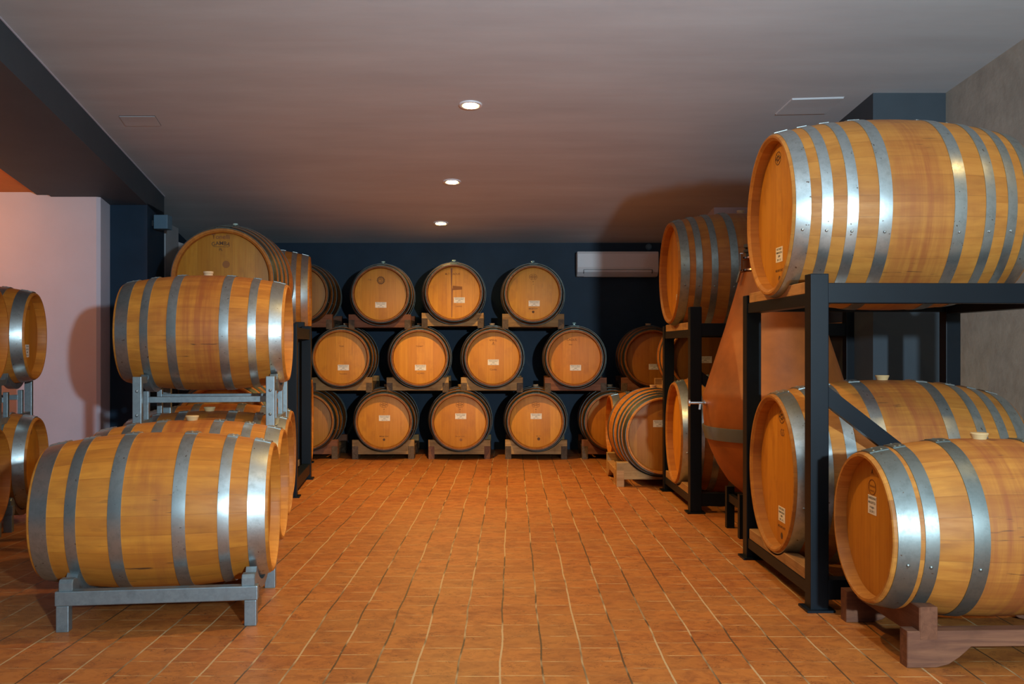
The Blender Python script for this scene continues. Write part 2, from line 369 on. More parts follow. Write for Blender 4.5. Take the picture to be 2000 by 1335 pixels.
# ---------------------------------------------------------------- barrels
KIND = {  # length, rim radius, belly radius, hoops (distance of outer edge from the end, width), recess
    'b': (0.95, 0.29, 0.345, [(0.014, 0.070), (0.155, 0.045), (0.305, 0.052)], 0.055),
    'a': (0.98, 0.29, 0.345, [(0.014, 0.072), (0.160, 0.046), (0.335, 0.054)], 0.045),
    'f': (0.95, 0.29, 0.345, [(0.016, 0.075), (0.108, 0.048), (0.275, 0.058)], 0.045),
    'k': (1.00, 0.318, 0.38, [(0.016, 0.060), (0.105, 0.045), (0.190, 0.045), (0.330, 0.050)], 0.045),
    't': (1.15, 0.397, 0.472, [(0.014, 0.064), (0.125, 0.048), (0.235, 0.048), (0.375, 0.058)], 0.055),
    'm': (1.12, 0.385, 0.460, [(0.014, 0.062), (0.120, 0.046), (0.230, 0.046), (0.365, 0.056)], 0.055),
}
def rad(kd, x):
    L, r, Rr = KIND[kd][:3]; s = abs(x) / (L / 2)
    return Rr - (Rr - r) * (0.88 * s ** 2 + 0.12 * s ** 4)
_bm = {}
def barrel_meshes(kd):
    if kd in _bm: return _bm[kd]
    L, r, Rr, hoops, rec = KIND[kd]; th = 0.022 if kd not in 'tm' else 0.030
    bm = bmesh.new(); prof = []
    prof.append((-L / 2 + rec + 0.012, r - th)); prof.append((-L / 2 + 0.012, r - th + 0.002)); prof.append((-L / 2, r - 0.014)); prof.append((-L / 2, r - 0.004)); prof.append((-L / 2 + 0.004, r))
    N = 26
    for i in range(1, N): 
        x = -L / 2 + 0.004 + (L - 0.008) * i / N; prof.append((x, rad(kd, x)))
    prof += [(-s, q) for s, q in prof[:5][::-1]]
    lathe(bm, prof, 'x', 112, closed=False)
    # the two end discs made by lathe are removed: the heads close the barrel
    for f in [f for f in bm.faces if len(f.verts) > 10]: bm.faces.remove(f)
    stv = bpy.data.meshes.new('staves'); bm.to_mesh(stv); bm.free()
    hm = []
    for sgn in (-1, 1):
        bm = bmesh.new(); xh = sgn * (L / 2 - rec)
        rr = r - th + 0.006
        lathe(bm, [(xh, 0.0001), (xh, rr - 0.016), (xh + sgn * -0.003, rr - 0.006), (xh - sgn * 0.012, rr), (xh - sgn * 0.02, rr), (xh - sgn * 0.02, 0.0001)], 'x', 72)
        me = bpy.data.meshes.new('head'); bm.to_mesh(me); bm.free(); hm.append(me)
    hp = []
    for sgn in (-1, 1):
        for (d, wd) in hoops:
            bm = bmesh.new(); x0 = sgn * (L / 2 - d); x1 = sgn * (L / 2 - d - wd); k = 0.0032
            lathe(bm, [(x0, rad(kd, x0) - 0.002), (x0, rad(kd, x0) + k), ((x0 + x1) / 2, (rad(kd, x0) + rad(kd, x1)) / 2 + k + 0.0008), (x1, rad(kd, x1) + k), (x1, rad(kd, x1) - 0.002)], 'x', 112, closed=True)
            # overlap of the strip with two rivets, near the top
            for (a0, q) in ((0.10, 0.3), (0.10, 0.7), (-0.08, 0.5), (1.86, 0.5)):
                xx = x0 + (x1 - x0) * q; ra = rad(kd, xx) + k; t = PI / 2 + a0
                p = Vector((xx, ra * math.cos(t), ra * math.sin(t)))
                mt = Matrix.Translation(p) @ Vector((0, math.cos(t), math.sin(t))).to_track_quat('Z', 'Y').to_matrix().to_4x4() @ Matrix.Diagonal((0.0075, 0.0075, 0.0055, 1))
                bmesh.ops.create_uvsphere(bm, u_segments=8, v_segments=6, radius=1.0, matrix=mt)
            # the lapped end of the strip
            t0, t1 = PI / 2 - 0.13, PI / 2 + 0.15; vs = []
            for i in range(7):
                t = t0 + (t1 - t0) * i / 6
                vs.append([bm.verts.new((xx, (rad(kd, xx) + k + dk) * math.cos(t), (rad(kd, xx) + k + dk) * math.sin(t))) for xx, dk in ((x0, 0.0), (x0, 0.003), (x1, 0.003), (x1, 0.0))])
            for a, b in zip(vs, vs[1:]):
                for j in range(3): bm.faces.new([a[j], a[j + 1], b[j + 1], b[j]])
            bm.faces.new(vs[0]); bm.faces.new(vs[-1][::-1])
            me = bpy.data.meshes.new('hoop'); bm.to_mesh(me); bm.free(); hp.append(me)
    _bm[kd] = (stv, hm, hp); return _bm[kd]
_bung = {}
def bung_mesh(kind, Rr):
    key = (kind, Rr)
    if key in _bung: return _bung[key]
    bm = bmesh.new()
    if kind == 'cream': pr = [(Rr - 0.01, 0.026), (Rr + 0.002, 0.027), (Rr + 0.020, 0.035), (Rr + 0.024, 0.033), (Rr + 0.024, 0.0)]
    elif kind == 'cork': pr = [(Rr - 0.01, 0.026), (Rr + 0.010, 0.027), (Rr + 0.014, 0.030), (Rr + 0.024, 0.030), (Rr + 0.025, 0.0)]
    else: pr = [(Rr - 0.01, 0.02), (Rr + 0.008, 0.022), (Rr + 0.010, 0.012), (Rr + 0.020, 0.012), (Rr + 0.022, 0.022), (Rr + 0.034, 0.020), (Rr + 0.036, 0.0)]
    lathe(bm, [(s, max(q, 0.0001)) for s, q in pr], 'z', 20)
    me = bpy.data.meshes.new('bung'); bm.to_mesh(me); bm.free(); _bung[key] = me; return me
_mv = {}
def vmesh(me, m):
    key = (me.name, m.name)
    if key not in _mv:
        c = me.copy(); c.materials.clear(); c.materials.append(m); _mv[key] = c
    return _mv[key]
def sticker(p, x, y, z, w, h, lines, name='sticker'):
    bm = bmesh.new(); box(bm, x - 0.0012, x, y - w / 2, y + w / 2, z - h / 2, z + h / 2)
    s = mesh_obj(name, bm, M['paper'], p); s['label'] = 'white paper sticker with printed lines'
    n = len(lines)
    for i, ln in enumerate(lines):
        zz = z + h / 2 - h * (i + 0.62) / (n + 0.25)
        sz = h / n * 0.72
        text(ln, sz, M['print'], s, y, zz, x - 0.0020, 'printed_line', sx=min(1.25, w * 0.86 / (len(ln) * sz * 0.62)))
    return s
def emblem(p, kind, x, y, z, k=1.0, m=None):
    m = m or M['ink_soft']; bm = bmesh.new(); xx = x - 0.0012
    if kind == 'oval':
        ring2d(bm, xx, y, z, 0.044 * k, 0.030 * k, 0.0035 * k); ring2d(bm, xx, y, z, 0.036 * k, 0.011 * k, 0.0035 * k); ring2d(bm, xx, y, z, 0.012 * k, 0.011 * k, 0.004 * k)
        for a in range(0, 360, 60): 
            c, s = math.cos(R(a)), math.sin(R(a)); quad2d(bm, xx, [(y + c * 0.014 * k - s * 0.002, z + s * 0.012 * k + c * 0.002), (y + c * 0.036 * k - s * 0.002, z + s * 0.024 * k + c * 0.002), (y + c * 0.036 * k + s * 0.002, z + s * 0.024 * k - c * 0.002), (y + c * 0.014 * k + s * 0.002, z + s * 0.012 * k - c * 0.002)])
    elif kind == 'burst':
        ring2d(bm, xx, y, z, 0.026 * k, 0.026 * k, 0.004 * k)
        for a in range(0, 360, 24):
            c, s = math.cos(R(a)), math.sin(R(a)); wv = 0.0055 * k
            quad2d(bm, xx, [(y + c * 0.030 * k - s * wv, z + s * 0.030 * k + c * wv), (y + c * 0.044 * k - s * wv, z + s * 0.044 * k + c * wv), (y + c * 0.044 * k + s * wv, z + s * 0.044 * k - c * wv), (y + c * 0.030 * k + s * wv, z + s * 0.030 * k - c * wv)])
        for dy, dz in ((-.008, .008), (.009, .006), (0, -.010), (-.010, -.006), (.004, .014)):
            quad2d(bm, xx, [(y + (dy - .006) * k, z + dz * k), (y + dy * k, z + (dz + .005) * k), (y + (dy + .006) * k, z + dz * k), (y + dy * k, z + (dz - .004) * k)])
    elif kind == 'ring':
        ring2d(bm, xx, y, z, 0.034 * k, 0.030 * k, 0.0035 * k)
    elif kind == 'tree':
        quad2d(bm, xx, [(y - .014 * k, z - .016 * k), (y, z + .022 * k), (y + .014 * k, z - .016 * k), (y, z - .006 * k)]); quad2d(bm, xx, [(y - .02 * k, z - .024 * k), (y - .02 * k, z - .02 * k), (y + .02 * k, z - .02 * k), (y + .02 * k, z - .024 * k)])
    elif kind == 'dot':
        bm.faces.new([bm.verts.new((xx, y + 0.013 * k * math.cos(2 * PI * i / 20), z + 0.013 * k * math.sin(2 * PI * i / 20))) for i in range(20)])
    return mesh_obj('brand_mark', bm, m, p)

def barrel(kd, loc, yaw, label, group=None, stave='stave_b', hoop='hoop', bung='glass', tint=(1, 1, 1), htint=(1, 1, 1), marks=None):
    L, r, Rr, hoops, rec = KIND[kd]
    # origin at the point where the belly rests
    t = thing('wine_barrel', label, 'barrel', (loc[0], loc[1], loc[2] - Rr), R(yaw), group)
    stv, hm, hp = barrel_meshes(kd)
    up = Rr
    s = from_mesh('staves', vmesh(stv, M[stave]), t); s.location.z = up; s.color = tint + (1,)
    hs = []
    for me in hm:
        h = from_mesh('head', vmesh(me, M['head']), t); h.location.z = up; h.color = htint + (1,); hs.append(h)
    for me in hp:
        h = from_mesh('hoop', vmesh(me, M[hoop]), t); h.location.z = up
    if bung:
        b = from_mesh('bung', vmesh(bung_mesh(bung, Rr), M[bung]), t); b.location.z = up
    if marks:
        H = hs[0]; x = -L / 2 + rec
        for mk in marks:
            if mk[0] == 'sticker': sticker(H, x, *mk[1:])
            elif mk[0] == 'text': text(mk[1], mk[2], M[mk[5]], H, mk[3], mk[4], x - 0.0012, 'branded_lettering', *(mk[6:7] or (None,)))
            elif mk[0] == 'emblem': emblem(H, mk[1], x, mk[2], mk[3], mk[4], M[mk[5]])
            elif mk[0] == 'quad':
                bm = bmesh.new(); quad2d(bm, x - 0.0010, mk[2]); mesh_obj(mk[1], bm, M[mk[3]], H)
    return t

# ---------------------------------------------------------------- supports
def arc_notch(rr, zc, half, ztop, n=14):
    """points of a concave cut (circle radius rr centred zc above) between the two places it meets ztop"""
    yy = math.sqrt(max(rr * rr - (zc - ztop) ** 2, 0.0001)); yy = min(yy, half - 0.01)
    a0 = math.asin(yy / rr)
    return [(-rr * math.sin(a), zc - rr * math.cos(a)) for a in [a0 - 2 * a0 * i / n for i in range(n + 1)]]
_cr = {}
def cradle(loc, yaw, cz, label, group=None, kd='b', half=0.325, beam='cradle', runner='runner', foot=None, top=0.20, rx=0.30, ext=0.037):
    """wooden barrel cradle: two notched cross beams on two arched runners. loc = point below the barrel centre, cz = axis height over loc"""
    t = thing('barrel_cradle', label, 'cradle', loc, R(yaw), group)
    rb = rad(kd, rx) + 0.004
    for sx in (-1, 1):
        key = ('beam', kd, cz, half, sx, rx, top)
        if key not in _cr:
            bm = bmesh.new(); zt = cz - top; zb = cz - rb - 0.022 if cz - rb - 0.022 > 0.02 else 0.02
            zb = min(zb, zt - 0.12)
            pts = [(-half, zb), (-half, zt)] + arc_notch(rb, cz, half, zt) + [(half, zt), (half, zb)]
            prism(bm, pts, 'x', sx * rx - 0.035, sx * rx + 0.035, 0.004)
            me = bpy.data.meshes.new('cross_beam'); bm.to_mesh(me); bm.free(); _cr[key] = me
        from_mesh('cross_beam', vmesh(_cr[key], M[beam]), t)
    for sy in (-1, 1):
        key = ('run', kd, cz, half, sy, rx, ext)
        if key not in _cr:
            bm = bmesh.new(); a = rx + ext; zt = min(0.135, cz - 0.262); arch = min(0.075, zt - 0.03)
            pts = [(-a, 0), (-a, zt), (a, zt), (a, 0), (a - 0.11, 0)]
            pts += [(a - 0.11 - 0.13 * s, arch * (1 - math.cos(PI / 2 * s)) * 1.0) for s in (0.35, 0.65, 0.85, 1.0)]
            pts += [(-x, z) for x, z in pts[4:][::-1]]
            prism(bm, pts, 'y', sy * (half - 0.033) - 0.032, sy * (half - 0.033) + 0.032, 0.003)
            me = bpy.data.meshes.new('runner'); bm.to_mesh(me); bm.free(); _cr[key] = me
        from_mesh('runner', vmesh(_cr[key], M[runner]), t)
    return t

def saddle(t, x, rr, cz, yh, w=0.045, name='saddle_bar', y0=0.0):
    bm = bmesh.new(); a0 = math.asin(min(yh / rr, 0.95)); n = 14
    pts = [(x, rr * math.sin(a), cz - rr * math.cos(a)) for a in [-a0 + 2 * a0 * i / n for i in range(n + 1)]]
    tube(bm, pts, w, w * 0.8); return mesh_obj(name, bm, M['galv'], t)
def low_rack(loc, yaw, cz, label, group, kd='b'):
    t = thing('barrel_rack', label, 'barrel rack', loc, R(yaw), group)
    hx, hy = 0.378, 0.315
    for sy in (-1, 1):
        bm = bmesh.new(); box(bm, -hx - 0.03, hx + 0.03, sy * hy - 0.025, sy * hy + 0.025, 0.108, 0.168, bev=0.004); mesh_obj('rail', bm, M['galv'], t)
        for sx in (-1, 1):
            bm = bmesh.new(); box(bm, sx * hx - 0.025, sx * hx + 0.025, sy * hy - 0.024, sy * hy + 0.024, 0.0, 0.108, bev=0.003); mesh_obj('leg', bm, M['galv'], t)
            bm = bmesh.new()
            prism(bm, [(sy * (hy + 0.015), 0.168), (sy * (hy + 0.015), 0.200), (sy * (hy + 0.004), 0.214), (sy * (hy - 0.035), 0.214), (sy * (hy - 0.075), 0.185), (sy * (hy - 0.075), 0.150), (sy * (hy - 0.024), 0.150)], 'x', sx * (hx - 0.01) - 0.028, sx * (hx - 0.01) + 0.028, 0.003)
            mesh_obj('saddle_end', bm, M['galv'], t)
    for sx in (-1, 1): saddle(t, sx * (hx - 0.01), rad(kd, hx - 0.01) + 0.022, cz, 0.245)
    return t
def high_rack(loc, yaw, cz, label, group, kd='b'):
    """upper level rack standing on the barrels below; loc z = its underside"""
    t = thing('barrel_rack', label, 'barrel rack', loc, R(yaw), group)
    hx, hy, H = 0.362, 0.375, 0.315
    for sx in (-1, 1):
        x = sx * hx
        for sy in (-1, 1):
            bm = bmesh.new(); y = sy * hy; box(bm, x - 0.024, x + 0.024, y - 0.022, y + 0.022, 0, H, bev=0.003)
            for z in (0.10, 0.235):
                bmesh.ops.create_uvsphere(bm, u_segments=8, v_segments=6, radius=0.009, matrix=Matrix.Translation((x, y + sy * 0.022, z)))
            mesh_obj('post', bm, M['galv'], t)
            bm = bmesh.new(); y = sy * 0.17; box(bm, x - 0.014, x + 0.014, y - 0.022, y + 0.022, 0.06, 0.225, bev=0.002); mesh_obj('inner_post', bm, M['galv'], t)
        bm = bmesh.new(); box(bm, x - 0.018, x + 0.018, -hy + 0.022, hy - 0.022, 0.025, 0.065, bev=0.002); mesh_obj('side_bar', bm, M['galv'], t)
        saddle(t, x, rad(kd, hx) + 0.022, cz, 0.215)
        bm = bmesh.new()
        for sy in (-1, 1): tube(bm, [(x, sy * 0.213, cz - math.sqrt((rad(kd, hx) + 0.022) ** 2 - 0.213 ** 2)), (x, sy * 0.245, H - 0.022), (x, sy * (hy - 0.018), H - 0.022)], 0.036, 0.036)
        mesh_obj('saddle_arm', bm, M['galv'], t)
    for sy in (-1, 1):
        bm = bmesh.new(); box(bm, -hx + 0.014, hx - 0.014, sy * 0.17 - 0.018, sy * 0.17 + 0.018, 0.158, 0.192, bev=0.002); mesh_obj('rail', bm, M['galv'], t)
    return t
def tonneau_rack(loc, yaw, label, group, lx=1.12, ly=1.04, ztop=1.463, zpost=1.504, czs=(0.537, 1.835), kd='t', brace=1, pw=0.082, bx=None, oy=(0, 0)):
    t = thing('tonneau_rack', label, 'barrel rack', loc, R(yaw), group)
    hx, hy = lx / 2, ly / 2; p = pw / 2
    for sx in (-1, 1):
        for sy in (-1, 1):
            bm = bmesh.new(); zt = zpost if sy < 0 else ztop
            box(bm, sx * hx - p, sx * hx + p, sy * hy - p, sy * hy + p, 0.0, zt, bev=0.004)
            q = p + 0.022; box(bm, sx * hx - q, sx * hx + q, sy * hy - q, sy * hy + q, 0.0, 0.010)
            mesh_obj('post', bm, M['black'], t)
    for zr in (0.14, ztop):
        for s in (-1, 1):
            ze = zr - (0.045 if zr > 1 else 0.022)
            bm = bmesh.new(); box(bm, s * hx - 0.035, s * hx + 0.035, -hy + p, hy - p, ze - 0.055, ze, bev=0.003); mesh_obj('end_rail', bm, M['black'], t)
            bm = bmesh.new(); box(bm, -hx + p, hx - p, s * hy - 0.035, s * hy + 0.035, zr - 0.09, zr, bev=0.003); mesh_obj('side_rail', bm, M['black'], t)
    for k, (zr, cz) in enumerate(zip((0.14, ztop), czs)):
        for s in (-1, 1):
            bm = bmesh.new(); x = s * (hx - 0.004); rb = rad(kd, x) + 0.006; ze = zr - (0.045 if zr > 1 else 0.022); zt = ze + 0.055
            yh = hy - 0.06
            zb = ze
            pts = [(-yh, zb), (-yh, zt)] + [(q[0], max(q[1], ze + 0.004)) for q in arc_notch(rb, cz, yh, zt)] + [(yh, zt), (yh, zb)]
            if oy[k]: pts = [(a + oy[k] if 2 <= i < len(pts) - 2 else a, b) for i, (a, b) in enumerate(pts)]
            prism(bm, pts, 'x', x - 0.036, x + 0.036, 0.003)
            o = mesh_obj('saddle_board', bm, M['board'], t); o['label'] = 'wooden board notched to hold the barrel'
    if brace:
        bm = bmesh.new(); tube(bm, [(-hx + p - 0.02, -hy, 0.975), (hx - p, -hy, 0.16)], 0.045, 0.07); mesh_obj('diagonal_brace', bm, M['black'], t)
    return t

# ================================================================ SETTING
XL, YF, YB = -7.2, -3.0, 10.85
bm = bmesh.new(); box(bm, XL, 4.6, YF, YB + 0.3, -0.12, 0.0); struct('floor', bm, M['floor'])
def sloped(bm, quad, d0, d1):
    """slab whose faces follow the ceiling slope; d0<d1 are drops below/above the ceiling plane; quad = four (x,y)"""
    A = [bm.verts.new((x, y, ceil_z(y) - d0)) for x, y in quad]; B = [bm.verts.new((x, y, ceil_z(y) - d1)) for x, y in quad]
    fs = [bm.faces.new(A), bm.faces.new(B[::-1])] + [bm.faces.new([A[i], B[i], B[(i + 1) % 4], A[(i + 1) % 4]]) for i in range(4)]
    bmesh.ops.recalc_face_normals(bm, faces=fs)
def xb(y, off=0.0): return -2.288 - 0.111 * y - off            # room face of the long beam
bm = bmesh.new(); sloped(bm, [(XL, YF), (4.6, YF), (4.6, YB + 0.3), (XL, YB + 0.3)], 0.0, -0.2); struct('ceiling', bm, M['ceiling'])
bm = bmesh.new(); sloped(bm, [(xb(YF) + 0.008, YF), (xb(8.93) + 0.008, 8.93), (xb(8.93), 8.93), (xb(YF), YF)], -0.01, 0.006); struct("trim_5", bm, M["white"])
# left beam, its pillar, the side bay and the white pier
bm = bmesh.new(); sloped(bm, [(xb(YF), YF), (xb(8.93), 8.93), (xb(8.93, 0.75), 8.93), (xb(YF, 0.75), YF)], -0.02, 0.24); struct('trim_1', bm, M['slate'])
bm = bmesh.new(); sloped(bm, [(xb(YF, 0.75), YF), (xb(8.12, 0.75), 8.12), (xb(8.12, 0.87), 8.12), (xb(YF, 0.87), YF)], -0.02, 0.225); struct('trim_2', bm, M['slate'])
bm = bmesh.new(); sloped(bm, [(xb(YF, 0.87), YF), (xb(8.12, 0.87), 8.12), (XL, 8.12), (XL, YF)], 0.0, 0.20); struct('trim_3', bm, M['orange_lit'])
bm = bmesh.new(); prism(bm, [(xb(8.35), 8.35), (xb(8.93), 8.93), (-3.9, 8.93), (-3.9, 8.35)], 'z', 0, 2.44 - 0.0); struct('wall_pillar', bm, M['navy'])
bm = bmesh.new(); prism(bm, [(XL, 8.09), (-3.55, 8.09), (-3.52, 8.105), (-3.545, 8.36), (-3.545, 8.6), (XL, 8.6)], 'z', 0, 2.60, 0.0); struct('wall_bay_back', bm, M['white'])
bm = bmesh.new(); box(bm, XL - 0.2, XL, YF, 8.6, 0, 4.0); struct('wall_bay_left', bm, M['white'])
bm = bmesh.new(); box(bm, XL, 4.6, YF - 0.2, YF, 0, 4.4); struct('wall_front', bm, M['slate'])
bm = bmesh.new(); box(bm, XL, 4.6, YB, YB + 0.2, 0, 3.0); struct('wall_back', bm, M['navy'])
bm = bmesh.new(); prism(bm, [(xb(8.93) - 0.22, 8.93), (xb(YB) - 0.22, YB + 0.1), (-4.4, YB + 0.1), (-4.4, 8.93)], 'z', 0, 3.0); struct('wall_left', bm, M['navy'])
# pale grey stub wall behind the pillar, lower than the ceiling
bm = bmesh.new(); prism(bm, [(xb(8.93) - 0.25, 8.94), (xb(9.03), 9.0), (xb(9.46), 9.48), (xb(9.46) - 0.25, 9.50)], 'z', 0, 2.36); struct('wall_left_stub', bm, M['palegrey'])
# right wall, dark pillar, pier and bulkhead at the back
def xr(y): return 2.94 - 0.10 * (y - 6.42)
bm = bmesh.new(); prism(bm, [(xr(YF), YF), (xr(6.42), 6.42), (4.6, 6.42), (4.6, YF)], 'z', 0, 4.3); struct('wall_right', bm, M['greyplaster'])
bm = bmesh.new(); prism(bm, [(2.447, 6.42), (2.945, 6.42), (2.90, 7.15), (2.39, 7.15)], 'z', 0, 3.0); struct('wall_right_pillar', bm, M['slate'])
bm = bmesh.new(); prism(bm, [(3.35, 6.42), (3.1, 9.33), (4.6, 9.33), (4.6, 6.42)], 'z', 0, 3.4); struct('wall_right_recess', bm, M['greyplaster'])
bm = bmesh.new(); box(bm, 2.42, 4.6, 9.33, YB, 0, 2.9); struct('wall_right_pier', bm, M['white'])
bm = bmesh.new(); sloped(bm, [(1.99, 9.33), (2.42, 9.33), (2.42, YB), (1.93, YB)], -0.02, 0.33); struct('trim_4', bm, M['white'])
# ceiling hatches
def hatch(px, label, lift):
    def P(x, y):
        f = 1850 / (676 - y); Y = 2.487 / (1 / f + 0.12); return ((x - 1000) * Y / 1850, Y)
    q = [P(*p) for p in px]
    t = thing('ceiling_hatch', label, 'ceiling hatch', (0, 0, 0))
    cx, cy = sum(p[0] for p in q) / 4, sum(p[1] for p in q) / 4
    t.location = (cx, cy, ceil_z(cy))
    def rel(b):
        for v in b.verts: v.co -= Vector(t.location)
    inn = [(cx + (x - cx) * 0.985, cy + (y - cy) * 0.975) for x, y in q]
    bm = bmesh.new(); sloped(bm, inn, -0.005, 0.006 + lift); rel(bm); mesh_obj('hatch_panel', bm, M['ceiling'], t)
    bm = bmesh.new()
    for a, b, c, d in ((q[0], q[1], inn[1], inn[0]), (q[1], q[2], inn[2], inn[1]), (q[2], q[3], inn[3], inn[2]), (q[3], q[0], inn[0], inn[3])):
        sloped(bm, [a, b, c, d], -0.005, 0.0025)
    rel(bm); mesh_obj('hatch_frame', bm, M['darkpl'] if not lift else M['whitepl'], t)
hatch([(232, 226), (303, 226), (315, 245), (245, 245)], 'flush square access hatch in the ceiling near the left beam', 0.0)
hatch([(1547, 192), (1649, 189), (1612, 220), (1514, 222)], 'loose square access hatch in the ceiling above the upper right barrel', 0.004)

# ---------------------------------------------------------------- ceiling lights
dl = ['nearest of the three recessed ceiling spotlights', 'middle one of the three recessed ceiling spotlights', 'farthest recessed ceiling spotlight, above the back barrels',
      'recessed ceiling spotlight', 'recessed ceiling spotlight', 'recessed ceiling spotlight']
for k, (x, y) in enumerate(SPOTS[:3]):
    t = thing('ceiling_spotlight', dl[k], 'ceiling light', (x, y, ceil_z(y)), 0, 'recessed spotlights in the ceiling'); t.rotation_euler = (-math.atan(0.12), 0, 0)
    bm = bmesh.new(); lathe(bm, [(0.004, 0.050), (-0.006, 0.052), (-0.011, 0.062), (-0.010, 0.078), (0.004, 0.082)], 'z', 40, closed=True); mesh_obj('trim_ring', bm, M['whitepl'], t)
    bm = bmesh.new(); lathe(bm, [(-0.004, 0.0001), (-0.010, 0.03), (-0.007, 0.052), (0.0, 0.052)], 'z', 32); mesh_obj('lamp_lens', bm, M['lamp'], t)

# ---------------------------------------------------------------- air conditioner, sensors
t = thing('air_conditioner', 'long white wall air conditioner high on the navy back wall', 'air conditioner', (1.19, YB, 1.97))
bm = bmesh.new(); prism(bm, [(0, 0), (-0.13, 0.0), (-0.20, 0.045), (-0.22, 0.10), (-0.22, 0.25), (-0.205, 0.275), (0, 0.275)], 'x', -0.457, 0.457, 0.006); mesh_obj('casing', bm, M['whitepl'], t)
bm = bmesh.new(); prism(bm, [(-0.135, -0.004), (-0.205, 0.040), (-0.212, 0.046), (-0.205, 0.052), (-0.135, 0.010)], 'x', -0.38, 0.38, 0.001); mesh_obj('louvre', bm, M['whitepl'], t)
bm = bmesh.new()
for x in (-0.384, 0.384): box(bm, x - 0.002, x + 0.002, -0.224, -0.19, 0.03, 0.072)
box(bm, -0.384, 0.384, -0.2225, -0.21, 0.069, 0.072); mesh_obj('louvre_gap', bm, M['darkpl'], t)
bm = bmesh.new(); lathe(bm, [(0, 0.036), (-0.02, 0.036), (-0.030, 0.022), (-0.031, 0.0001)], 'y', 28)
o = mesh_obj('wall_sensor', bm, M['bluebox']); o.location = (1.565, YB, 2.318); tag(o, 'small round blue-grey sensor on the back wall above the air conditioner', 'sensor')
# small square speaker box on the left pillar
t = thing('speaker_box', 'small square blue-grey box mounted high on the left navy pillar', 'speaker', (xb(8.5), 8.52, 2.23))
bm = bmesh.new(); box(bm, 0.03, 0.155, -0.06, 0.06, 0.0, 0.125, bev=0.006); mesh_obj('case', bm, M['bluebox'], t)
bm = bmesh.new(); box(bm, -0.01, 0.032, -0.02, 0.02, 0.03, 0.08); mesh_obj('wall_bracket', bm, M['darkpl'], t)
# white electrical cabinet far left behind the big barrel
t = thing('wall_cabinet', 'white cabinet on the left wall, showing behind the large round barrel head', 'cabinet', (xb(9.9), 9.9, 1.62))
bm = bmesh.new(); box(bm, -0.22, 0.0, -0.42, 0.42, 0.0, 0.62, bev=0.006); mesh_obj('case', bm, M['whitepl'], t)
bm = bmesh.new(); box(bm, 0.0, 0.014, -0.40, 0.40, 0.02, 0.60, bev=0.003); mesh_obj('door', bm, M['whitepl'], t)

